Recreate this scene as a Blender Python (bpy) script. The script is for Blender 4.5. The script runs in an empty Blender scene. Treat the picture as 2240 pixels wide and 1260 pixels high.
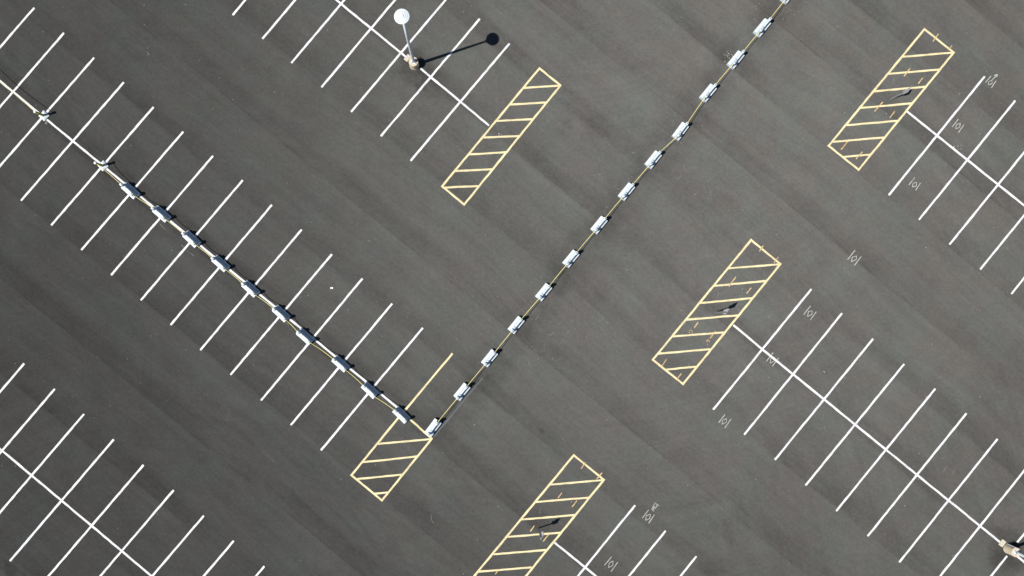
import bpy, bmesh, math, random
from mathutils import Vector, Matrix
random.seed(7)
R = math.radians
C = bpy.context.scene.collection
S = 31.2                       # photograph pixels (2240 wide) per metre on the ground
def P(px, py, z=0.0):          # survey coordinates of the lot -> metres
    return Vector(((px - 1120) / S, (630 - py) / S, z))

# ------------------------------------------------------------------ camera
NAD = (1040, 660); H = 47.9
cam = bpy.data.cameras.new('camera'); co = bpy.data.objects.new('camera', cam); C.objects.link(co)
co.location = P(NAD[0], NAD[1], H); co.rotation_euler = (0, 0, 0)
cam.sensor_width = 36; cam.lens = 36 * S * H / 2240
cam.shift_x = (1120 - NAD[0]) / 2240; cam.shift_y = (NAD[1] - 630) / 2240
cam.clip_end = 3000
sc = bpy.context.scene; sc.camera = co

# ------------------------------------------------------------------ light
EL = R(54.7); sh = Vector((0.949, 0.316, 0)).normalized()     # direction shadows fall
d = Vector((sh.x * math.cos(EL), sh.y * math.cos(EL), -math.sin(EL)))
w = bpy.data.worlds.new('World'); sc.world = w; w.use_nodes = True
wn = w.node_tree.nodes; bg = wn['Background']
sky = wn.new('ShaderNodeTexSky'); sky.sky_type = 'NISHITA'; sky.sun_disc = False
sky.sun_elevation = EL; sky.sun_rotation = math.atan2(-sh.x, -sh.y)
sky.air_density = 1.0; sky.dust_density = 0.2; sky.ozone_density = 3.5
w.node_tree.links.new(sky.outputs[0], bg.inputs[0]); bg.inputs[1].default_value = 0.05
sl = bpy.data.lights.new('sun', 'SUN'); sl.energy = 5.0; sl.angle = R(0.53); sl.color = (1.0, 0.965, 0.90)
so = bpy.data.objects.new('sun', sl); C.objects.link(so); so.location = (-60, -20, 90)
so.rotation_euler = d.to_track_quat('-Z', 'Y').to_euler()
vs = sc.view_settings; sc.display_settings.display_device = 'sRGB'
vs.view_transform = 'Standard'; vs.look = 'None'; vs.gamma = 1; vs.exposure = 0.5; vs.use_curve_mapping = False

# ------------------------------------------------------------------ node helper
class NT:
    def __init__(s, name):
        s.m = bpy.data.materials.new(name); s.m.use_nodes = True; s.t = s.m.node_tree
        s.b = s.t.nodes['Principled BSDF']
    def n(s, typ, **k):
        x = s.t.nodes.new(typ)
        for a, v in k.items(): setattr(x, a, v)
        return x
    def l(s, a, b): s.t.links.new(a, b)
    def val(s, sock, v):
        if hasattr(v, 'default_value') and hasattr(v, 'is_output'): s.l(v, sock)
        else: sock.default_value = v
    def math(s, op, a, b=None, c=None):
        x = s.n('ShaderNodeMath', operation=op)
        s.val(x.inputs[0], a)
        if b is not None: s.val(x.inputs[1], b)
        if c is not None: s.val(x.inputs[2], c)
        return x.outputs[0]
    def noise(s, vec, scale, detail=3, rough=0.5, dist=0.0):
        x = s.n('ShaderNodeTexNoise'); s.l(vec, x.inputs['Vector'])
        x.inputs['Scale'].default_value = scale; x.inputs['Detail'].default_value = detail
        x.inputs['Roughness'].default_value = rough; x.inputs['Distortion'].default_value = dist
        return x.outputs[0]
    def ramp(s, fac, stops):
        x = s.n('ShaderNodeValToRGB'); s.l(fac, x.inputs[0]); e = x.color_ramp.elements
        for i, (p, v) in enumerate(stops):
            if i < 2: el = e[i]; el.position = p
            else: el = e.new(p)
            el.color = (v, v, v, 1) if not isinstance(v, tuple) else v
        return x.outputs[0]
    def mapr(s, v, a, b, c, dd, smooth=False):
        x = s.n('ShaderNodeMapRange'); x.interpolation_type = 'SMOOTHSTEP' if smooth else 'LINEAR'
        s.l(v, x.inputs[0])
        for i, q in enumerate((a, b, c, dd)): x.inputs[i + 1].default_value = q
        return x.outputs[0]
    def mix(s, f, a, b, mode='MIX'):
        x = s.n('ShaderNodeMix', data_type='RGBA', blend_type=mode)
        s.val(x.inputs[0], f); s.val(x.inputs[6], a); s.val(x.inputs[7], b)
        return x.outputs[2]

def flat_mat(name, col, rough=0.6, var=0.06, scale=6.0, spec=0.3, metal=0.0, dirt=None, dirt_amt=0.0):
    t = NT(name); tc = t.n('ShaderNodeTexCoord').outputs['Object']
    n = t.noise(tc, scale, 4, 0.6)
    f = t.mapr(n, 0.3, 0.7, 1 - var, 1 + var)
    c = t.n('ShaderNodeVectorMath', operation='SCALE'); c.inputs[0].default_value = col; t.l(f, c.inputs[3])
    out = c.outputs[0]
    if dirt:
        n2 = t.noise(tc, scale * 0.45, 5, 0.65)
        k = t.mapr(n2, 0.5, 0.75, 0, dirt_amt)
        out = t.mix(k, out, (*dirt, 1))
    t.l(out, t.b.inputs['Base Color']); t.b.inputs['Roughness'].default_value = rough
    t.b.inputs['Specular IOR Level'].default_value = spec; t.b.inputs['Metallic'].default_value = metal
    return t.m

# ------------------------------------------------------------------ asphalt
def asphalt():
    t = NT('asphalt'); tc = t.n('ShaderNodeTexCoord').outputs['Object']
    sx = t.n('ShaderNodeSeparateXYZ'); t.l(tc, sx.inputs[0]); X, Y = sx.outputs[0], sx.outputs[1]
    # v: across the paving lanes, u: along them (pixels of the survey)
    v = t.math('ADD', t.math('MULTIPLY_ADD', X, 19.84, 226.2), t.math('MULTIPLY', Y, 24.07))
    u = t.math('SUBTRACT', t.math('MULTIPLY_ADD', X, 24.07, 1264.9), t.math('MULTIPLY', Y, 19.84))
    wob = t.noise(tc, 0.07, 3, 0.5); wob2 = t.noise(tc, 1.2, 3, 0.6)
    vw = t.math('ADD', v, t.math('ADD', t.math('MULTIPLY_ADD', wob, 8, -4), t.math('MULTIPLY_ADD', wob2, 3.0, -1.5)))
    seams = [-933, -785, -633, -467, -312, -150, 5, 152, 303, 455, 603, 752, 898, 1043, 1182, 1335]
    q = lambda s: (s + 1000) / 2400
    stops = []
    for s in seams: stops += [(q(s - 0.7), 1.0), (q(s + 0.7), 0.0)]
    tt = t.ramp(t.math('DIVIDE', t.math('ADD', vw, 1000), 2400), stops)
    tt = t.math('ADD', tt, t.mapr(vw, 1336, 1480, 0, 1))
    prof = t.ramp(t.math('ADD', tt, t.math('MULTIPLY_ADD', t.noise(tc, 0.12, 3, 0.6), 0.12, -0.06)),
                  [(0.0, 0.0), (0.10, 0.10), (0.22, 0.14), (0.32, 0.62), (0.48, 0.80), (0.62, 0.66), (0.78, 0.86), (0.90, 0.74), (1.0, 0.98)])
    # sharp contrast only right at the seam, varying along it
    cb = t.n('ShaderNodeCombineXYZ'); t.l(t.math('MULTIPLY', u, 0.004), cb.inputs[0]); t.l(t.math('MULTIPLY', v, 0.006), cb.inputs[1])
    amt = t.mapr(t.noise(cb.outputs[0], 1.0, 3, 0.6), 0.36, 0.64, 0.15, 1.3)
    lane = t.math('MULTIPLY', t.math('SUBTRACT', prof, 0.62), t.math('MULTIPLY', amt, 0.255))
    # long streaks left by the paver and roller
    c2 = t.n('ShaderNodeCombineXYZ'); t.l(t.math('MULTIPLY', u, 0.0030), c2.inputs[0]); vb = t.math('ADD', v, t.math('MULTIPLY_ADD', t.noise(tc, 0.03, 2, 0.5), 220, -110)); t.l(t.math('MULTIPLY', vb, 0.030), c2.inputs[1])
    st = t.math('MULTIPLY_ADD', t.noise(c2.outputs[0], 1.0, 6, 0.7), 0.42, -0.21)
    c3 = t.n('ShaderNodeCombineXYZ'); t.l(t.math('MULTIPLY', u, 0.005), c3.inputs[0]); t.l(t.math('MULTIPLY', vb, 0.17), c3.inputs[1]); c3.inputs[2].default_value = 4.2
    st = t.math('ADD', st, t.math('MULTIPLY_ADD', t.noise(c3.outputs[0], 1.0, 4, 0.75), 0.26, -0.13))
    # cloudy mottling
    big = t.math('MULTIPLY_ADD', t.noise(tc, 0.055, 3, 0.5), 0.38, -0.19)
    mid = t.math('MULTIPLY_ADD', t.noise(tc, 0.36, 6, 0.66, 0.8), 0.36, -0.18)
    fine = t.math('MULTIPLY_ADD', t.noise(tc, 4.2, 4, 0.8), 0.66, -0.33)
    grit = t.math('MULTIPLY_ADD', t.noise(tc, 17.0, 2, 0.8), 0.80, -0.40)
    sm = t.math('MULTIPLY_ADD', t.noise(tc, 1.5, 4, 0.65, 0.4), 0.20, -0.10)
    # faint turning arcs left by tyres
    def arcs(px, py, f, seed):
        vm = t.n('ShaderNodeVectorMath', operation='DISTANCE'); t.l(tc, vm.inputs[0]); vm.inputs[1].default_value = P(px, py)
        cc = t.n('ShaderNodeCombineXYZ'); t.l(t.math('MULTIPLY', vm.outputs['Value'], f), cc.inputs[0]); cc.inputs[1].default_value = seed
        t.l(t.math('MULTIPLY', u, 0.0012), cc.inputs[2])
        mp = t.n('ShaderNodeMapping'); t.l(tc, mp.inputs[0]); mp.inputs[1].default_value = (seed * 7, seed, 0)
        mk = t.mapr(t.noise(mp.outputs[0], 0.05, 2, 0.5), 0.48, 0.62, 0, 1, True)
        return t.math('MULTIPLY', mk, t.math('MULTIPLY_ADD', t.noise(cc.outputs[0], 1.0, 4, 0.75), 0.40, -0.20))
    ar = t.math('ADD', arcs(1250, -250, 1.3, 2.0), arcs(300, 1500, 1.2, 5.0))
    tot = 1.0
    for a in (lane, st, big, mid, sm, ar, fine, grit): tot = t.math('ADD', a, tot)
    # thin seam lines: a hairline joint, dark in places and pale in others
    dist = t.math('MINIMUM', tt, t.math('SUBTRACT', 1.0, tt))
    hair = t.mapr(dist, 0.0, 0.014, 1, 0, True)
    hs = t.mapr(t.noise(cb.outputs[0], 3.3, 3, 0.6), 0.35, 0.66, -0.42, 0.30)
    tot = t.math('ADD', tot, t.math('MULTIPLY', hair, hs))
    # grime collected along the two rows of barriers
    def band(a, b, wdt, amount, seed):
        ax, ay = P(*a).xy; bx, by = P(*b).xy; L = math.hypot(bx - ax, by - ay); dx, dy = (bx - ax) / L, (by - ay) / L
        nrm = t.math('ABSOLUTE', t.math('ADD', t.math('MULTIPLY_ADD', X, -dy, ax * dy - ay * dx), t.math('MULTIPLY', Y, dx)))
        al = t.math('ADD', t.math('MULTIPLY_ADD', X, dx, -(ax * dx + ay * dy)), t.math('MULTIPLY', Y, dy))
        e = t.math('MULTIPLY', t.mapr(al, -1, 1.5, 0, 1, True), t.mapr(al, L - 1.5, L + 1, 1, 0, True))
        k = t.math('MULTIPLY', t.mapr(nrm, 0.3, wdt, 1, 0, True), e)
        mp = t.n('ShaderNodeMapping'); t.l(tc, mp.inputs[0]); mp.inputs[1].default_value = (seed, seed * 2, 0)
        return t.math('MULTIPLY', k, t.mapr(t.noise(mp.outputs[0], 0.55, 4, 0.6), 0.35, 0.65, 0.1 * amount, amount))
    g1 = band((945, 958), (1760, -60), 2.0, 0.30, 3.0)
    g2 = band((150, 300), (930, 945), 1.5, 0.22, 9.0)
    def spot(px, py, r, amount):
        p = P(px, py)
        vm = t.n('ShaderNodeVectorMath', operation='DISTANCE'); t.l(tc, vm.inputs[0]); vm.inputs[1].default_value = p
        dd_ = t.math('ADD', vm.outputs['Value'], t.math('MULTIPLY_ADD', t.noise(tc, 1.1, 5, 0.7), 3.0, -1.5))
        return t.math('MULTIPLY', t.mapr(dd_, 0.3 * r, r, 1, 0, True), amount)
    g = t.math('ADD', g1, g2)
    for s in ((903, 145, 1.9, 0.30), (945, 190, 1.6, 0.18), (2205, 1196, 2.2, 0.26), (2195, 1240, 1.7, 0.16), (1175, 1142, 1.1, 0.12), (1236, 275, 0.7, 0.12),
              (285, 345, 1.7, 0.12), (1187, 940, 0.35, 0.25), (1300, 280, 1.4, 0.10)):
        g = t.math('ADD', g, spot(*s))
    tot = t.math('MULTIPLY', tot, t.math('SUBTRACT', 1.0, g))
    # lens vignetting painted into the asphalt colour: paler middle, darker outwards
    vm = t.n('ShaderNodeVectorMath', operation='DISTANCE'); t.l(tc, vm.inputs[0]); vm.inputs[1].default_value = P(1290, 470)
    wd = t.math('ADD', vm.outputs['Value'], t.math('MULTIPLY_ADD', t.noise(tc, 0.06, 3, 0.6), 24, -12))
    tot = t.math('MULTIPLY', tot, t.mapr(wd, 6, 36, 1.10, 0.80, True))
    # light aggregate and dust specks
    vo = t.n('ShaderNodeTexVoronoi'); t.l(tc, vo.inputs['Vector']); vo.inputs['Scale'].default_value = 2.1
    vs_ = t.n('ShaderNodeSeparateColor'); t.l(vo.outputs['Color'], vs_.inputs[0])
    rare = t.math('GREATER_THAN', vs_.outputs[0], 0.80)
    speck = t.math('MULTIPLY', t.math('MULTIPLY', t.mapr(vo.outputs['Distance'], 0.05, 0.095, 1, 0), rare), vs_.outputs[1])
    warm = t.mapr(t.math('ADD', t.noise(tc, 0.28, 6, 0.7), t.math('MULTIPLY', prof, -0.05)), 0.34, 0.52, 0, 1)
    warm = t.math('MAXIMUM', warm, t.math('MULTIPLY', g, 3.0))
    warm = t.n('ShaderNodeClamp').outputs[0] if False else t.mapr(warm, 0, 1, 0, 1)
    colr = t.mix(warm, (0.0905, 0.0950, 0.0885, 1), (0.0930, 0.0890, 0.0840, 1))
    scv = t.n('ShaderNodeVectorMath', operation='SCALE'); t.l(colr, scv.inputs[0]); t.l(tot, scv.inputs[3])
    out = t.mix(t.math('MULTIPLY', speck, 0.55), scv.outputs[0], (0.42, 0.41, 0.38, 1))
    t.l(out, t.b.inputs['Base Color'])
    t.b.inputs['Roughness'].default_value = 0.95; t.b.inputs['Specular IOR Level'].default_value = 0.0
    t.b.inputs['Diffuse Roughness'].default_value = 1.0
    bp = t.n('ShaderNodeBump'); bp.inputs['Strength'].default_value = 0.25; bp.inputs['Distance'].default_value = 0.02
    t.l(t.noise(tc, 18.0, 4, 0.7), bp.inputs['Height']); t.l(bp.outputs[0], t.b.inputs['Normal'])
    return t.m

def paint_mat(name, col, wear, thr):
    """traffic paint with small worn-through flecks and faint dirt"""
    t = NT(name); tc = t.n('ShaderNodeNewGeometry').outputs['Position']
    n = t.noise(tc, 0.9, 5, 0.7); n2 = t.noise(tc, 14, 4, 0.75)
    a = t.mapr(n, 0.35, 0.7, 1.03, 0.80)
    c = t.n('ShaderNodeVectorMath', operation='SCALE'); c.inputs[0].default_value = col; t.l(a, c.inputs[3])
    k = t.math('MULTIPLY', t.mapr(t.math('ADD', n2, t.math('MULTIPLY', n, 0.25)), thr, thr + 0.12, 0, 1), wear)
    t.l(t.mix(k, c.outputs[0], (0.09, 0.09, 0.085, 1)), t.b.inputs['Base Color'])
    t.b.inputs['Roughness'].default_value = 0.8; t.b.inputs['Specular IOR Level'].default_value = 0.15
    return t.m

M = dict(
    asphalt=asphalt(),
    white=paint_mat('white_paint', (0.63, 0.63, 0.645), 0.5, 0.66),
    yellow=paint_mat('yellow_paint', (0.645, 0.56, 0.33), 0.5, 0.66),
    orange=paint_mat('orange_chalk', (0.62, 0.42, 0.20), 0.8, 0.60),
    chalk=paint_mat('white_chalk', (0.40, 0.40, 0.375), 0.7, 0.62),
    grey_paint=paint_mat('blackout_paint', (0.085, 0.108, 0.122), 0.8, 0.58),
    plastic=flat_mat('white_plastic', (0.485, 0.545, 0.585), 0.55, 0.07, 5, 0.3, dirt=(0.42, 0.41, 0.38), dirt_amt=0.5),
    rope=flat_mat('yellow_rope', (0.70, 0.62, 0.24), 0.8, 0.2, 20, 0.2),
    concrete=flat_mat('tan_painted_concrete', (0.47, 0.40, 0.30), 0.85, 0.10, 6, 0.2, dirt=(0.25, 0.2, 0.15), dirt_amt=0.35),
    lid=flat_mat('box_lid', (0.42, 0.40, 0.35), 0.8, 0.08, 20, 0.2),
    pole=flat_mat('pole_white_metal', (0.56, 0.60, 0.63), 0.4, 0.04, 3, 0.5),
    steel=flat_mat('galvanised_steel', (0.34, 0.36, 0.38), 0.45, 0.12, 12, 0.5, metal=0.4),
    dark=flat_mat('dark_metal', (0.05, 0.07, 0.08), 0.5, 0.2, 12, 0.5),
    tube=flat_mat('yellow_tube', (0.42, 0.38, 0.05), 0.5, 0.12, 8, 0.4),
    sign=flat_mat('sign_metal', (0.50, 0.48, 0.51), 0.5, 0.06, 9, 0.4),
    cast=flat_mat('cast_iron', (0.055, 0.075, 0.075), 0.7, 0.2, 30, 0.3),
    rectangle=flat_mat('rectangle', (0.6, 0.6, 0.6), 0.8, 0.02, 9, 0.2),
    chip=flat_mat('chip', (0.42, 0.41, 0.38), 0.8, 0.25, 3, 0.2),
)

# ------------------------------------------------------------------ object helpers
def obj(name, bm, mat, parent=None, smooth=False):
    me = bpy.data.meshes.new(name); bmesh.ops.recalc_face_normals(bm, faces=bm.faces) if smooth != 'flat' else None
    bm.to_mesh(me); bm.free(); me.materials.append(mat)
    if smooth is True:
        for p in me.polygons: p.use_smooth = True
    o = bpy.data.objects.new(name, me); C.objects.link(o)
    if parent: o.parent = parent
    return o
def tag(o, label, cat, group=None, kind=None):
    o['label'] = label; o['category'] = cat
    if group: o['group'] = group
    if kind: o['kind'] = kind
    return o
def thing(name, loc, rz, label, cat, group=None):
    o = bpy.data.objects.new(name, None); C.objects.link(o); o.location = loc; o.rotation_euler = (0, 0, rz)
    o.empty_display_size = 0.3
    return tag(o, label, cat, group)
def dup(root, loc, rz, label):
    r = root.copy(); C.objects.link(r); r.location = loc; r.rotation_euler = (0, 0, rz); r['label'] = label
    for ch in root.children:
        c = ch.copy(); C.objects.link(c); c.parent = r
        for g in ch.children:
            e = g.copy(); C.objects.link(e); e.parent = c
    return r
def strip(bm, a, b, wpx, z, jit=0.012, step=0.35, rnd=True, origin=None):
    """a painted line a-b (survey pixels) as a flat ribbon with faintly uneven edges"""
    a = P(*a, z); b = P(*b, z)
    if origin is not None: a = a - origin; b = b - origin
    L = (b - a).length; dv = (b - a) / L; nv = Vector((-dv.y, dv.x, 0)); n = max(1, int(L / step)); hw = wpx / S / 2
    rows = []
    ts = [0.0] + ([hw * 0.35 / L] if rnd else []) + [i / n for i in range(1, n)] + ([1 - hw * 0.35 / L] if rnd else []) + [1.0]
    ts.sort()
    for i, tt in enumerate(ts):
        w_ = hw * (0.62 if rnd and i in (0, len(ts) - 1) else 1)
        p = a + dv * L * tt
        rows.append((bm.verts.new(p + nv * (w_ + random.uniform(-jit, jit))), bm.verts.new(p - nv * (w_ + random.uniform(-jit, jit)))))
    for r0, r1 in zip(rows, rows[1:]): bm.faces.new((r0[1], r1[1], r1[0], r0[0]))
def poly(bm, pts, wpx, z, closed=False, jit=0.004, origin=None):
    k = list(zip(pts, pts[1:] + ([pts[0]] if closed else [])))
    if not closed: k = k[:len(pts) - 1]
    for i, (a, b) in enumerate(k): strip(bm, a, b, wpx, z + 0.0009 * i, jit, 0.2, True, origin)
def cyl(bm, r0, r1, z0, z1, n=24, cx=0, cy=0, cap=True):
    lo = [bm.verts.new((cx + r0 * math.cos(2 * math.pi * i / n), cy + r0 * math.sin(2 * math.pi * i / n), z0)) for i in range(n)]
    hi = [bm.verts.new((cx + r1 * math.cos(2 * math.pi * i / n), cy + r1 * math.sin(2 * math.pi * i / n), z1)) for i in range(n)]
    for i in range(n): bm.faces.new((lo[i], lo[(i + 1) % n], hi[(i + 1) % n], hi[i]))
    if cap: bm.faces.new(hi); bm.faces.new(lo[::-1])
def lathe(bm, prof, n=40, cx=0, cy=0):
    rings = [[bm.verts.new((cx + r * math.cos(2 * math.pi * i / n), cy + r * math.sin(2 * math.pi * i / n), z)) for i in range(n)] for r, z in prof]
    for a, b in zip(rings, rings[1:]):
        for i in range(n): bm.faces.new((a[i], a[(i + 1) % n], b[(i + 1) % n], b[i]))
    bm.faces.new(rings[0][::-1]); bm.faces.new(rings[-1])
def box(bm, x0, x1, y0, y1, z0, z1, bev=0.0, seg=2):
    g = bmesh.ops.create_cube(bm, size=1)['verts']
    for v_ in g: v_.co = Vector(((x0 + x1) / 2 + v_.co.x * (x1 - x0), (y0 + y1) / 2 + v_.co.y * (y1 - y0), (z0 + z1) / 2 + v_.co.z * (z1 - z0)))
    if bev:
        es = {e for v_ in g for e in v_.link_edges}
        bmesh.ops.bevel(bm, geom=list(es), offset=bev, segments=seg, affect='EDGES', profile=0.5)
ORD = ['first', 'second', 'third', 'fourth', 'fifth', 'sixth', 'seventh', 'eighth', 'ninth', 'tenth', 'eleventh', 'twelfth', 'thirteenth', 'fourteenth', 'fifteenth', 'sixteenth']

# ------------------------------------------------------------------ ground
bm = bmesh.new(); G = 700
vv = [bm.verts.new(c) for c in ((-G, -G, 0), (G, -G, 0), (G, G, 0), (-G, G, 0))]; bm.faces.new(vv)
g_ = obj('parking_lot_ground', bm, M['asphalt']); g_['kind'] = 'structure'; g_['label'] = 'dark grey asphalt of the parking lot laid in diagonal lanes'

# ------------------------------------------------------------------ painted stall lines
WW = 4.45
def stall(a, b, label, group, mat='white'):
    mid = P((a[0] + b[0]) / 2, (a[1] + b[1]) / 2); bm = bmesh.new()
    strip(bm, a, b, WW, 0.004, origin=mid)
    o = obj('parking_line', bm, M[mat], smooth='flat'); o.location = mid
    return tag(o, label, 'parking line', group)
def spine(segs, label, mat='white'):
    bm = bmesh.new()
    for a, b in segs: strip(bm, a, b, WW, 0.008)
    o = obj('centre_line', bm, M[mat], smooth='flat')
    return tag(o, label, 'parking line')

# row under the left line of barriers
A = [(-58, -92, -282, 166), (10, -38, -215, 222), (75, 17, -150, 276), (140, 72, -84, 331), (206, 126, -19, 385), (271, 180, 46, 439), (336, 234, 112, 493), (401, 288, 178, 547),
     (466, 341, 243, 602), (531, 394, 308, 657), (595, 448, 373, 711), (660, 502, 438, 766), (726, 556, 504, 820), (793, 609, 571, 876), (858, 664, 636, 930), (925, 717, 702, 985)]
A = A[2:]
for i, q in enumerate(A):
    stall(q[:2], q[2:], f'white stall line crossing the left barrier row, {ORD[i]} from the left edge', 'stall lines under the left barrier row')
spine([((-400, -151), (881, 901))], 'long white centre line running under the left row of white barriers')
# row of the round lamp
for i in range(7):
    a = [(509, 33), (574, 85), (637, 138), (703, 191), (768, 245), (833, 298), (898, 352)][i]
    stall(a, (a[0] + 216.5, a[1] - 257), f'white stall line in the round lamp row, {ORD[6 - i]} from the plain yellow hatched box', 'stall lines in the row of the round lamp')
spine([((420, -258), (896, 131)), ((920, 150), (1070, 275))], 'long white centre line broken by the round lamp post base')
# bottom left row
Cc = [(-13, 740), (53, 795), (120, 850.5), (184, 905.5), (249, 961), (314, 1017), (380, 1072), (446, 1128), (511.5, 1183), (578.5, 1238.5)]
Cc = Cc[1:]
for i, a in enumerate(Cc):
    stall(a, (a[0] - 227.5, a[1] + 266.5), f'white stall line in the bottom left row, {ORD[i]} from the left edge', 'stall lines in the bottom left row')
spine([((-400, 646), (640, 1519))], 'long white centre line of the bottom left row, away from all barriers')
# middle right row
D0 = [(1775, 632), (1842, 685), (1910, 741), (1978, 796), (2046, 850), (2114, 904), (2182, 960), (2251, 1016)]
D1 = [(1560, 896), (1628, 951), (1695, 1006), (1762, 1062), (1829, 1118), (1898, 1173), (1967, 1230), (2036, 1286)]
for i, (a, b) in enumerate(zip(D0, D1)):
    stall(a, b, f'white stall line in the long right hand row, {ORD[i]} from the middle hatched box', 'stall lines in the long right hand row')
mid = P(2212, 1206); bm = bmesh.new()
strip(bm, (2320, 1071), (2224.5, 1187), WW, 0.004, origin=mid); strip(bm, (2203, 1216), (2104, 1342), WW, 0.004, origin=mid)
o = obj('parking_line', bm, M['white'], smooth='flat'); o.location = mid
tag(o, 'white stall line broken by the tan lamp base at bottom right', 'parking line', 'stall lines in the long right hand row')
spine([((1604, 711), (1668, 764.5)), ((1668, 764.5), (2190, 1188)), ((2224, 1216), (2420, 1376))], 'long white centre line from the middle hatched box to the tan lamp base')
# top right row
for i, (a, b) in enumerate([((2154, 167), (1944, 427)), ((2221, 220), (2010, 481)), ((2289, 273), (2077, 535)), ((2357, 327), (2144, 589.5)), ((2425, 380), (2212, 643))]):
    stall(a, b, f'white stall line in the top right row, {ORD[i]} from the upper right hatched box', 'stall lines in the top right row')
spine([((1984, 244), (2600, 738))], 'white centre line starting at the upper right hatched box')
# bottom row
for i, a in enumerate([(1389.5, 1105), (1456, 1161), (1523.5, 1217)]):
    stall(a, (a[0] - 218, a[1] + 270), f'white stall line in the bottom edge row, {ORD[i]} from the lowest hatched box', 'stall lines in the bottom edge row')
spine([((1212, 1186), (1700, 1582))], 'white centre line starting at the lowest hatched box and leaving the bottom edge')

# ------------------------------------------------------------------ hatched yellow boxes
def island(corners, stripes, label):
    t_, r_, b_, l_ = corners; mid = P((t_[0] + b_[0]) / 2, (t_[1] + b_[1]) / 2)
    root = thing('hatched_box', mid, 0, label, 'road marking', 'yellow hatched boxes')
    def part(nm, a, b, wd, z):
        bm = bmesh.new(); strip(bm, a, b, wd, z, origin=Vector((mid.x, mid.y, 0)), rnd=False); obj(nm, bm, M['yellow'], root, smooth='flat')
    def ext(a, b, e=2.2):
        L = math.hypot(b[0] - a[0], b[1] - a[1]); ux, uy = (b[0] - a[0]) / L * e, (b[1] - a[1]) / L * e
        return (a[0] - ux, a[1] - uy), (b[0] + ux, b[1] + uy)
    part('border_line', *ext(t_, l_), 4.4, 0.013); part('border_line', *ext(r_, b_), 4.4, 0.013)
    part('border_line', *ext(t_, r_, 1.5), 4.2, 0.015); part('border_line', *ext(l_, b_, 1.5), 4.2, 0.015)
    for a, b in stripes: part('stripe', a, b, 4.1, 0.011)
    return root
island(((1180, 149.5), (1226, 187), (1015.5, 447.5), (967, 407.5)),
       [((1143, 192.5), (1225, 187.5)), ((1113, 229), (1196, 224)), ((1084, 265), (1167, 260.5)), ((1054, 301), (1138, 297.5)), ((1023.5, 338), (1107.5, 333)), ((994, 374.5), (1077.5, 370)), ((968, 410.5), (1047.5, 407))],
       'plain yellow hatched box without sprayed ticks, at the end of the round lamp row')
island(((1643, 525), (1707, 577.5), (1494, 840), (1428, 787)),
       [((1592, 587), (1706, 578)), ((1561, 625.5), (1676, 614.5)), ((1530, 663), (1646, 652)), ((1499, 699.5), (1615.7, 689.6)), ((1468.6, 736.4), (1585, 727)), ((1439, 773.5), (1554, 764)), ((1455, 808.5), (1522.5, 802))],
       'yellow hatched box in the middle with orange ticks and two orange scribbles')
island(((1255, 995.5), (1321, 1049.5), (1106, 1315), (1038, 1259)),
       [((1203, 1060), (1320, 1050)), ((1172, 1098), (1288, 1088.5)), ((1140, 1136.5), (1258, 1126.5)), ((1109, 1174.5), (1226, 1165)), ((1077, 1212.5), (1195, 1203)), ((1046, 1250.5), (1163, 1241)), ((1066, 1282), (1133, 1277))],
       'yellow hatched box cut by the bottom edge, with a sign post leaning over a stripe')
island(((2022, 64), (2086, 115), (1878, 371.5), (1812.5, 319)),
       [((1972, 124.5), (2085, 115)), ((1941, 162), (2056, 152)), ((1912, 200), (2026, 189.5)), ((1880, 236.5), (1996, 226)), ((1852, 274), (1966, 264)), ((1820, 310.5), (1935, 300.5)), ((1842.5, 343.5), (1904, 338))],
       'yellow hatched box at upper right with orange ticks and a sign post')
island(((880.5, 902.5), (944.5, 959.5), (835.5, 1094.5), (769, 1039.5)),
       [((827, 971), (941, 960.5)), ((793, 1011), (912, 998.5)), ((780, 1048), (880, 1038)), ((819, 1080), (849, 1077))],
       'short yellow hatched box at the corner where the two barrier rows meet')
bm = bmesh.new(); strip(bm, (990, 773), (882, 902), WW, 0.005)
tag(obj('parking_line', bm, M['yellow'], smooth='flat'), 'single yellow stall line ending at the last barrier of the left row', 'parking line')
bm = bmesh.new(); strip(bm, (1055.5, 827), (949, 955), 3.4, 0.003, jit=0.02)
tag(obj('blacked_out_line', bm, M['grey_paint'], smooth='flat'), 'faded blue grey line painted out beside the lowest right row barriers', 'road marking')

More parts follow.
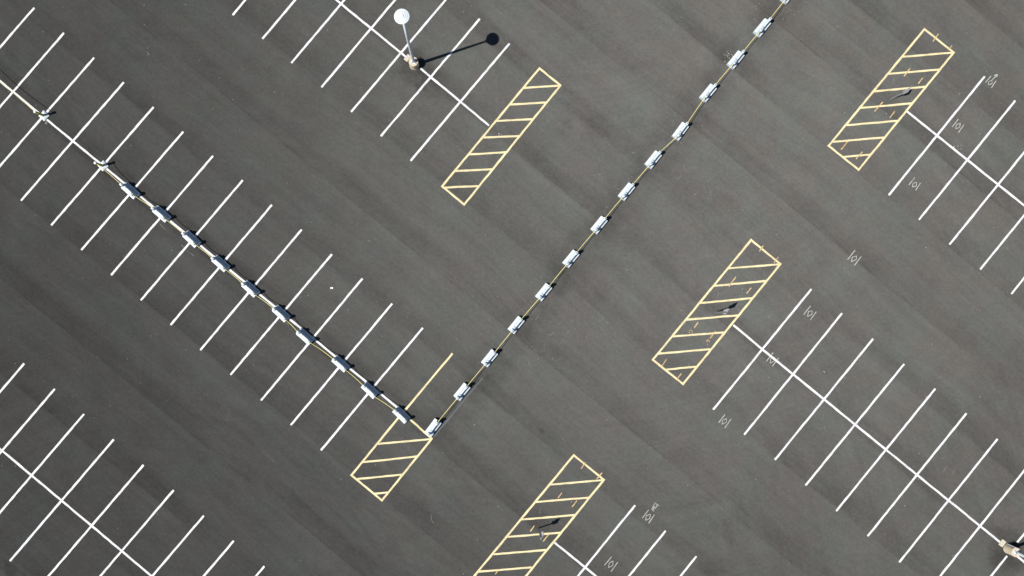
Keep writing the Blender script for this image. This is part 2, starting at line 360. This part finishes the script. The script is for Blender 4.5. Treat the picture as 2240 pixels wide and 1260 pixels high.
# ------------------------------------------------------------------ orange survey ticks
ticks = {
 'upper right': [((2052.5, 74), (2040, 91.5), 'crossing the top edge'), ((2082, 100), (2073, 110), 'near the right hand corner'), ((1991, 149), (1977, 167), 'crossing the second stripe'),
        ((2018.5, 170), (2008, 183.5), 'right of the gap between second and third stripes'), ((1931, 223), (1912.5, 244), 'crossing the fourth stripe'), ((1957.5, 243), (1946, 258), 'under the right end of the fourth stripe'),
        ((1854, 310), (1839.5, 327.5), 'under the sixth stripe near the left corner'), ((1886.5, 332), (1872, 348), 'crossing the shortest bottom stripe')],
 'middle': [((1669.5, 537.5), (1660.5, 550), 'crossing the top edge'), ((1702.5, 562.5), (1693, 574.5), 'near the right hand corner'), ((1609.5, 605.5), (1594, 627), 'crossing the second stripe'),
        ((1643.5, 629), (1632.5, 642.5), 'right of the gap between second and third stripes'), ((1527, 705), (1518, 717.5), 'above the upper orange scribble'), ((1565, 724), (1553, 740.5), 'crossing the fifth stripe'),
        ((1458, 785), (1448, 801), 'touching the bottom left edge'), ((1490, 817), (1480.5, 829.5), 'in the bottom triangle')],
 'lowest': [((1281, 1011), (1271, 1025), 'crossing the top edge'), ((1317, 1034), (1305, 1048), 'near the right hand corner'), ((1229, 1078), (1220, 1090), 'above the second stripe'), ((1262, 1095), (1251, 1109), 'under the right end of the second stripe'),
        ((1168.5, 1150), (1160, 1162.5), 'left of the sign post foot'), ((1200, 1169), (1188, 1184), 'right of the sign plate'), ((1089, 1248.5), (1083, 1256.5), 'at the bottom edge of the photo')],
}
for k, lst in ticks.items():
    for a, b, wh in lst:
        mid = P((a[0] + b[0]) / 2, (a[1] + b[1]) / 2); bm = bmesh.new(); strip(bm, a, b, 2.3, 0.018, 0.006, 0.15, origin=mid)
        o = obj('spray_tick', bm, M['orange'], smooth='flat'); o.location = mid
        tag(o, f'orange tick {wh}, {k} hatched box', 'spray mark', 'orange ticks in the hatched boxes')
for nm, segs in (('orange sprayed scribble like a crossed ring in the middle hatched box', [[(1507.6, 724.3), (1507.6, 722.8), (1510, 721.6), (1513, 723.2), (1515.6, 725.3), (1512.3, 727.8)], [(1505.8, 726.3), (1511.7, 730)], [(1511.3, 717), (1512.4, 721)]]),
                 ('orange sprayed hook over a dot in the middle hatched box', [[(1546.8, 748.5), (1545.8, 744.2), (1548.2, 743), (1550.4, 745.2), (1552.2, 748)], [(1547.2, 752), (1548.4, 754.4)]])):
    c = P(*segs[0][0]); root = thing('spray_scribble', c, 0, nm, 'spray mark')
    for j, s in enumerate(segs):
        bm = bmesh.new(); poly(bm, s, 1.25, 0.020 + j * 0.006, origin=c); obj('stroke', bm, M['orange'], root, smooth='flat')

# ------------------------------------------------------------------ chalk diamonds between two bars
sym = [
 (((2155.7, 180.5), (2167.9, 166)), ((2178.8, 176.7), (2168.3, 192.6)), [(2169.5, 175.7), (2170.5, 182.6), (2162.1, 185.5), (2162.9, 178.3)], 'with an arrow pointing to the upper right'),
 (((2082.9, 277.7), (2096.3, 260.6)), ((2108.7, 272.9), (2096.2, 290.4)), [(2100.7, 269.8), (2099.1, 278.9), (2090.4, 281.3), (2092, 272.5)], 'inside the first upper stall of the top right row'),
 (((1988, 405), (2000.8, 388.3)), ((2013.6, 400), (2002.8, 416.4)), [(2004.5, 398), (2004.7, 407), (1996, 409), (1997, 401.4)], 'inside the first lower stall of the top right row'),
 (((1854, 568.1), (1870.5, 547.4)), ((1883.8, 561.2), (1868.8, 580.5)), [(1873.6, 559.5), (1872.9, 567.9), (1862.4, 572.6), (1864.5, 562.6)], 'alone in the open lane on the right'),
 (((1757.9, 688.3), (1773.3, 668.6)), ((1786.2, 681.2), (1772.4, 700)), [(1776.7, 679.5), (1775.7, 688.3), (1766.4, 692.1), (1768.6, 681.2)], 'inside the first upper stall right of the middle box'),
 (((1676.4, 790.5), (1691.4, 771)), ((1703.1, 782.9), (1689.5, 801.2)), [(1694, 781), (1693.3, 790), (1684.3, 794.3), (1686, 784.8)], 'overpainted by the white centre line'),
 (((1571.9, 924.8), (1586, 906.4)), ((1599, 917.1), (1585, 936.4)), [(1589, 916), (1589, 923.3), (1578.8, 928.1), (1581, 918.6)], 'just below the first long right row line'),
 (((1322.4, 1236.4), (1338.2, 1217.4)), ((1351.3, 1229.7), (1336.2, 1250.9)), [(1341, 1227), (1340.3, 1236.7), (1331.2, 1241.9), (1332.9, 1231.2)], 'inside the first stall of the bottom edge row'),
 (((1405, 1133.6), (1419, 1115.2)), ((1431.4, 1126), (1419, 1144.5)), [(1422.9, 1124.5), (1421.2, 1134.3), (1412.1, 1138.1), (1413.8, 1127.9)], 'below the letters MCI'),
]
for b1, b2, dm, wh in sym:
    c = P(sum(p[0] for p in dm) / 4, sum(p[1] for p in dm) / 4)
    root = thing('diamond_mark', c, 0, f'pale sprayed diamond mark {wh}', 'spray mark', 'sprayed diamond marks')
    for b in (b1, b2):
        bm = bmesh.new(); strip(bm, *b, 1.7, 0.003, 0.006, 0.15, origin=c); obj('bar', bm, M['chalk'], root, smooth='flat')
    bm = bmesh.new(); poly(bm, dm, 1.35, 0.003, True, origin=c); obj('diamond', bm, M['chalk'], root, smooth='flat')
    if 'arrow' in wh:
        bm = bmesh.new(); poly(bm, [(2169.5, 175.7), (2181.7, 162.6)], 1.7, 0.008, origin=c); poly(bm, [(2173.8, 165.7), (2181.7, 162.6), (2179.8, 169.3)], 1.6, 0.010, origin=c)
        obj('arrow', bm, M['chalk'], root, smooth='flat')
c = P(1432, 1109); root = thing('letter_mark', c, 0, 'pale sprayed letters MCI above a diamond mark', 'spray mark')
for nm, pts in (('letter', [(1430.7, 1118.8), (1424.8, 1113.0), (1430.5, 1114.3), (1426.7, 1108.0), (1434.3, 1112.9)]),
                ('letter', [(1431.9, 1103.1), (1429.7, 1104.6), (1430.2, 1107.2), (1432.6, 1109.4), (1435.6, 1109.4), (1437.3, 1107.4), (1436.7, 1104.6)]),
                ('letter', [(1431.0, 1099.3), (1441.9, 1106.4)])):
    bm = bmesh.new(); poly(bm, pts, 1.15, 0.003, origin=c); obj(nm, bm, M['chalk'], root, smooth='flat')

# ------------------------------------------------------------------ barriers
def make_barrier(label, group):
    root = thing('traffic_barrier', (0, 0, 0), 0, label, 'barrier', group)
    L = 1.19 / 2
    prof = [(0.295, 0.0), (0.295, 0.235), (0.282, 0.255), (0.115, 0.305), (0.085, 0.335), (0.072, 0.60), (0.056, 0.62)]
    def ring(x, k, zk=1.0, inset=0.0):
        return [Vector((x, y * k, z * zk)) for y, z in prof] + [Vector((x, -y * k, z * zk)) for y, z in reversed(prof)]
    bm = bmesh.new(); rings = []
    for x, k in ((-L, 0.96), (-L + 0.025, 1.0), (-L + 0.10, 1.0), (-0.2, 0.985), (0.2, 0.985), (L - 0.10, 1.0), (L - 0.025, 1.0), (L, 0.96)):
        rings.append([bm.verts.new(p) for p in ring(x, k)])
    n = len(rings[0])
    for a, b in zip(rings, rings[1:]):
        for i in range(n): bm.faces.new((a[i], a[(i + 1) % n], b[(i + 1) % n], b[i]))
    bm.faces.new(rings[0]); bm.faces.new(rings[-1][::-1])
    obj('body', bm, M['plastic'], root)
    for s in (-1, 1):
        bm = bmesh.new(); x = s * (L - 0.115)
        box(bm, x - 0.105, x + 0.105, -0.088, 0.088, 0.42, 0.80, 0.028)
        e = obj('end_post', bm, M['plastic'], root)
        bm = bmesh.new(); cyl(bm, 0.045, 0.045, 0.80, 0.835, 14, x, 0); obj('pin_cap', bm, M['steel'], e)
    bm = bmesh.new()
    for s in (-1, 1): box(bm, -0.30, 0.30, s * 0.225 - 0.05, s * 0.225 + 0.05, 0.10, 0.135, 0.012, 1)
    bm.free()
    bm = bmesh.new(); cyl(bm, 0.05, 0.05, 0.60, 0.635, 16, -0.18, 0); obj('fill_cap', bm, M['steel'], root)
    return root
LB = [(288, 418), (356, 469), (421.5, 523.8), (484.8, 576.8), (550, 632), (616.5, 686), (669, 736), (746, 795), (810, 852.5), (878.2, 906.3)]
LA = [-42.5, -41, -43, -41.5, -42.5, -43, -41.5, -42, -44, -44.5]
RB = [(1722.5, -9.5), (1665, 62.9), (1607.4, 132.9), (1547, 205), (1486.8, 288.6), (1427.5, 350.5), (1369.2, 420), (1309.4, 492.8), (1248, 566.3), (1188.7, 639.2), (1128.7, 710.8), (1070.8, 782.9), (1010.8, 856), (948, 934)]
RA = [51, 50.5, 51, 50.5, 53.5, 51.5, 51, 51, 50.5, 51, 51, 51, 51, 53]
proto = None; lefts = []; rights = []
for i, (p, a) in enumerate(zip(LB, LA)):
    k = len(LB) - 1 - i
    lab = 'white barrier ending the left row, standing on a yellow line' if k == 0 else f'white barrier in the left row, {ORD[k]} counted from the corner of the two rows'
    if proto is None:
        proto = make_barrier(lab, 'white barriers roped together'); proto.location = P(*p); proto.rotation_euler = (0, 0, R(a)); lefts.append(proto)
    else: lefts.append(dup(proto, P(*p), R(a), lab))
for i, (p, a) in enumerate(zip(RB, RA)):
    k = len(RB) - 1 - i
    lab = ('white barrier at the lower end of the right row, touching the short hatched box' if k == 0 else
           'white barrier cut off by the top edge of the photo' if i == 0 else f'white barrier in the row rising to the right, {ORD[k]} counted from the corner')
    rights.append(dup(proto, P(*p), R(a), lab))

# ------------------------------------------------------------------ rope bollards
def make_bollard(label):
    root = thing('rope_bollard', (0, 0, 0), 0, label, 'bollard', 'yellow rope bollards')
    bm = bmesh.new()
    pts = []
    for i in range(8):
        a = math.pi / 4 * i; r = 0.37 if i % 2 == 0 else 0.26
        for da in (-0.10, 0.10): pts.append((r * math.cos(a + da), r * math.sin(a + da)))
    lo = [bm.verts.new((x, y, 0)) for x, y in pts]; md = [bm.verts.new((x, y, 0.07)) for x, y in pts]; hi = [bm.verts.new((x * 0.62, y * 0.62, 0.13)) for x, y in pts]
    n = len(pts)
    for a, b in ((lo, md), (md, hi)):
        for i in range(n): bm.faces.new((a[i], a[(i + 1) % n], b[(i + 1) % n], b[i]))
    bm.faces.new(hi); bm.faces.new(lo[::-1]); obj('base', bm, M['plastic'], root)
    bm = bmesh.new(); lathe(bm, [(0.10, 0.12), (0.088, 0.20), (0.078, 0.6), (0.078, 1.03)], 24); obj('tube', bm, M['tube'], root, True)
    bm = bmesh.new(); lathe(bm, [(0.095, 1.02), (0.10, 1.035), (0.10, 1.075), (0.085, 1.10), (0.04, 1.105)], 28); e = obj('cap', bm, M['plastic'], root)
    bm = bmesh.new(); cyl(bm, 0.022, 0.022, 1.104, 1.118, 12); obj('knob', bm, M['steel'], e)
    return root
BA, BB = (97.5, 253.5), (226.5, 363)
b0 = make_bollard('white footed yellow bollard at far left, long black shadow over a white line'); b0.location = P(*BA); b0.rotation_euler = (0, 0, R(4))
b1 = dup(b0, P(*BB), R(-4), 'white footed yellow bollard next to the upper end of the left barrier row')
bX = dup(b0, P(-35, 144), R(10), 'yellow rope bollard standing just outside the left edge')

# ------------------------------------------------------------------ ropes
def rope(p, q, sag, label, r=0.019):
    bm = bmesh.new(); n = 16; k = 7; prev = None
    mid = (p + q) / 2; mid.z = 0
    for i in range(n + 1):
        s = i / n; c = p.lerp(q, s) - mid; c.z -= sag * 4 * s * (1 - s)
        tg = (q - p); tg.z += -sag * 4 * (1 - 2 * s); tg.normalize()
        a = tg.cross(Vector((0, 0, 1))).normalized(); b = a.cross(tg)
        ring = [bm.verts.new(c + a * r * math.cos(2 * math.pi * j / k) + b * r * math.sin(2 * math.pi * j / k)) for j in range(k)]
        if prev:
            for j in range(k): bm.faces.new((prev[j], prev[(j + 1) % k], ring[(j + 1) % k], ring[j]))
        else: bm.faces.new(ring[::-1])
        prev = ring
    bm.faces.new(prev)
    o = obj('rope', bm, M['rope'], None, True); o.location = mid
    tag(o, label, 'rope', 'yellow ropes between the barriers')
def endp(o, s, z=0.70):
    m = Matrix.Rotation(o.rotation_euler.z, 3, 'Z'); return o.location + m @ Vector((s * (1.19 / 2 - 0.02), 0, z))
for i in range(len(lefts) - 1):
    rope(endp(lefts[i], 1), endp(lefts[i + 1], -1), random.uniform(0.13, 0.24), f'yellow rope in the left row, span {ORD[len(lefts) - 2 - i]} from the corner of the two rows')
for i in range(len(rights) - 1):
    k = len(rights) - 2 - i
    rope(endp(rights[i], -1), endp(rights[i + 1], 1), random.uniform(0.10, 0.16), f'yellow rope in the row rising to the right, span {ORD[k]} from the corner')
top = Vector((0, 0, 0.98))
rope(P(*BB) + top + Vector((0.07, -0.05, 0)), endp(lefts[0], -1), 0.16, 'yellow rope from the bollard to the upper end of the left barrier row')
rope(P(*BA) + top + Vector((-0.07, 0.05, 0)), P(-35, 144) + top, 0.26, 'yellow rope leaving the far left bollard towards the left edge')

# ------------------------------------------------------------------ lamp posts
def make_lamp(label):
    root = thing('lamp_post', (0, 0, 0), 0, label, 'lamp post', 'tall parking lot lamps')
    bm = bmesh.new(); lathe(bm, [(0.345, 0.0), (0.345, 0.02), (0.335, 0.03), (0.335, 0.70), (0.31, 0.735)], 40)
    ped = obj('pedestal', bm, M['concrete'], root)
    bm = bmesh.new(); box(bm, -0.17, 0.17, -0.17, 0.17, 0.737, 0.765, 0.006, 1); bp_ = obj('base_plate', bm, M['pole'], root)
    for sx_ in (-1, 1):
        for sy in (-1, 1):
            bm = bmesh.new(); cyl(bm, 0.022, 0.022, 0.766, 0.85, 8, sx_ * 0.13, sy * 0.13); obj('bolt', bm, M['steel'], bp_)
    bm = bmesh.new(); lathe(bm, [(0.115, 0.766), (0.11, 1.0), (0.088, 5.0), (0.064, 7.85)], 24); po = obj('pole', bm, M['pole'], root, True)
    bm = bmesh.new(); box(bm, 0.09, 0.112, -0.05, 0.05, 0.98, 1.12, 0.006, 1); obj('hand_hole_cover', bm, M['steel'], po)
    bm = bmesh.new(); lathe(bm, [(0.062, 7.42), (0.085, 7.46), (0.15, 7.62), (0.24, 7.82), (0.33, 8.02), (0.345, 8.119)], 28); obj('neck', bm, M['pole'], root, True)
    bm = bmesh.new()
    lathe(bm, [(0.30, 8.12), (0.435, 8.135), (0.455, 8.16), (0.45, 8.19), (0.395, 8.215), (0.385, 8.205), (0.345, 8.222), (0.30, 8.245), (0.288, 8.232), (0.235, 8.255), (0.20, 8.275), (0.188, 8.262), (0.12, 8.285), (0.10, 8.31), (0.05, 8.325)], 64)
    hd = obj('lamp_head', bm, M['pole'], root)
    bm = bmesh.new(); lathe(bm, [(0.36, 8.112), (0.36, 8.1285), (0.42, 8.1285), (0.42, 8.112)], 48); obj('lens', bm, M['lid'], hd)
    bm = bmesh.new()
    box(bm, -0.10, -0.05, 0.35, 0.39, 0.0, 0.82, 0.012, 1)
    obj('conduit', bm, M['pole'], root)
    return root
l1 = make_lamp('tall white lamp post with round disc head on a tan base, top of the photo'); l1.location = P(906.5, 142.5)
l2 = dup(l1, P(2205.7, 1200.3), R(5), 'lamp post whose tan round base stands at the bottom right corner')
def make_box(label):
    root = thing('utility_box', (0, 0, 0), 0, label, 'utility box', 'ground boxes beside the lamps')
    bm = bmesh.new(); box(bm, -0.25, 0.25, -0.17, 0.17, 0.0, 0.10, 0.045, 3); b_ = obj('housing', bm, M['concrete'], root)
    bm = bmesh.new(); box(bm, -0.215, 0.215, -0.135, 0.135, 0.1005, 0.112, 0.005, 1); obj('lid', bm, M['lid'], root)
    return root
u1 = make_box('tan ground box touching the base of the round headed lamp'); u1.location = P(892, 127.2); u1.rotation_euler = (0, 0, R(50))
u2 = dup(u1, P(2191.5, 1187.3), R(53), 'pale ground box beside the bottom right lamp base')

# ------------------------------------------------------------------ sign posts
def make_sign(label):
    root = thing('sign_post', (0, 0, 0), 0, label, 'sign', 'sign posts in the hatched boxes')
    bm = bmesh.new()
    for a in ((-0.038, 0.038, -0.004, 0.004), (-0.040, -0.032, 0.0045, 0.045), (0.032, 0.040, 0.0045, 0.045)): box(bm, *a, 0.0, 2.02)
    obj('post', bm, M['steel'], root)
    bm = bmesh.new(); box(bm, -0.12, 0.33, -0.010, -0.0045, 1.50, 2.04, 0.0015, 1); pl = obj('sign_plate', bm, M['sign'], root)
    bm = bmesh.new(); cyl(bm, 0.012, 0.012, 0, 0.012, 8); bmesh.ops.rotate(bm, verts=bm.verts, cent=(0, 0, 0), matrix=Matrix.Rotation(R(90), 3, 'X')); bmesh.ops.translate(bm, verts=bm.verts, vec=(0, -0.0105, 1.97)); obj('bolt', bm, M['steel'], pl)
    bm = bmesh.new(); box(bm, -0.04, 0.26, -0.010, -0.0045, 1.22, 1.485, 0.0015, 1); obj('lower_plate', bm, M['sign'], root)
    return root
sang = R(60)
s1 = make_sign('thin sign post with grey plates in the upper right hatched box, leaning along its shadow'); s1.location = P(1948, 217.5); s1.rotation_euler = (R(0), 0, R(56))
s2 = dup(s1, P(1566, 683.3), R(57), 'sign post with pale grey plate in the middle hatched box')
s3 = dup(s1, P(1178.3, 1155.5), R(60), 'sign post in the lowest hatched box, plate seen over a yellow stripe')

# ------------------------------------------------------------------ small things on the asphalt
root = thing('utility_cover', P(1230, 221), R(-4), 'small oval dark cast cover beside the plain hatched box', 'utility cover')
bm = bmesh.new(); n = 28
def oval(rx, ry, z): return [bm.verts.new((rx * math.copysign(abs(math.cos(2 * math.pi * i / n)) ** 0.7, math.cos(2 * math.pi * i / n)), ry * math.copysign(abs(math.sin(2 * math.pi * i / n)) ** 0.7, math.sin(2 * math.pi * i / n)), z)) for i in range(n)]
a, b, c, e = oval(0.205, 0.105, 0.001), oval(0.20, 0.10, 0.012), oval(0.155, 0.06, 0.012), oval(0.155, 0.06, 0.003)
for p_, q_ in ((a, b), (b, c), (c, e)):
    for i in range(n): bm.faces.new((p_[i], p_[(i + 1) % n], q_[(i + 1) % n], q_[i]))
obj('frame', bm, M['cast'], root)
bm = bmesh.new(); box(bm, -0.135, -0.02, -0.042, 0.042, 0.002, 0.009, 0.003, 1); box(bm, 0.02, 0.135, -0.042, 0.042, 0.002, 0.009, 0.003, 1)
obj('lid', bm, M['grey_paint'], root)
bm = bmesh.new(); box(bm, -0.10, 0.10, -0.058, 0.058, 0.003, 0.008)
o = obj('white_rectangle', bm, M['rectangle']); o.location = P(725.5, 630); tag(o, 'small white rectangular mark added on the open asphalt', 'rectangle')  # thin box added for a small white mark, not a known object
# chips of paint, gravel and litter
bm = bmesh.new()
def chip(px, py, r):
    p = P(px, py, 0.002); n = random.choice((4, 5, 6)); h = r * random.uniform(0.2, 0.5); a0 = random.random() * 6
    lo = [bm.verts.new(p + Vector((r * random.uniform(0.6, 1.2) * math.cos(a0 + 6.283 * i / n), r * random.uniform(0.6, 1.2) * math.sin(a0 + 6.283 * i / n), 0))) for i in range(n)]
    tp = bm.verts.new(p + Vector((0, 0, h)))
    for i in range(n): bm.faces.new((lo[i], lo[(i + 1) % n], tp))
for cx_, cy_, sx_, sy_, cnt, rr in ((1596, 122, 11, 9, 22, .028), (1655, 40, 14, 10, 10, .02), (1650, 15, 20, 12, 10, .02), (1590, 140, 16, 12, 12, .016), (1472, 296, 16, 14, 14, .018), (1460, 250, 24, 30, 14, .018), (1375, 400, 20, 16, 10, .018),
       (1355, 415, 10, 10, 6, .02), (1730, 20, 12, 10, 10, .018), (1560, 180, 30, 20, 12, .015), (102, 267, 3, 4, 10, .03), (324, 118, 4, 6, 6, .022), (1094, 294, 4, 4, 7, .03), (2100, 325, 12, 14, 7, .03), (1260, 705, 60, 30, 12, .018), (1000, 480, 90, 60, 8, .015),
       (1340, 560, 60, 40, 14, .014), (860, 520, 300, 200, 40, .014), (1500, 900, 300, 150, 40, .014), (300, 900, 200, 150, 24, .014), (1300, 60, 200, 60, 22, .015), (1900, 200, 200, 100, 30, .015), (2086, 322, 3, 3, 2, .05), (1624, 632, 1, 1, 1, .035), (1940, 249, 1, 1, 1, .035), (2002, 174, 1, 1, 1, .03),
       (1474, 818, 1, 1, 1, .03), (1249, 1098, 1, 1, 1, .03), (1039, 928, 1, 1, 1, .03), (1800, 812, 5, 3, 3, .035), (375, 548, 1, 1, 1, .03), (317, 548, 1, 1, 1, .028), (700, 410, 200, 90, 16, .013), (1180, 770, 60, 40, 14, .018)):
    for _ in range(cnt): chip(random.gauss(cx_, sx_ * 0.6), random.gauss(cy_, sy_ * 0.6), rr * random.uniform(0.5, 1.25))
tag(obj('loose_chips', bm, M['chip']), 'scattered pale chips and gravel on the asphalt, thickest by the right barrier row', 'debris', kind='stuff')
bm = bmesh.new()
for pts in ([(1496, 362), (1498.5, 374)], [(1490, 383), (1482, 393)], [(1156, 790), (1160, 803)], [(1201, 735), (1212, 727)], [(1229, 745), (1224, 755)], [(1241, 730), (1245, 722)], [(1586, 650), (1570, 640), ][:0] or [(1573, 639), (1567, 654)],
            [(1956, 170), (1953, 183)], [(1183, 1110), (1180, 1124)], [(2072, 1019), (2062, 1033)], [(2088, 1029), (2083, 1038)], [(349, 489), (361, 502)], [(396, 535), (402, 541)], [(408, 548), (425, 560)], [(1171, 700), (1178, 692)],
            [(943, 1125), (944, 1138), (949, 1146)], [(2067, 1000), (2059, 1006)], [(1553, 416), (1556, 424)], [(620, 700), (632, 712)], [(590, 674), (606, 690)]):
    if pts: poly(bm, pts, 0.75, 0.0015, jit=0.006)
M['scuff'] = flat_mat('scuff', (0.16, 0.158, 0.15), 0.9, 0.2, 5, 0.1)
tag(obj('scuff_marks', bm, M['scuff'], smooth='flat'), 'faint pale scratches scattered over the asphalt', 'scratches', kind='stuff')
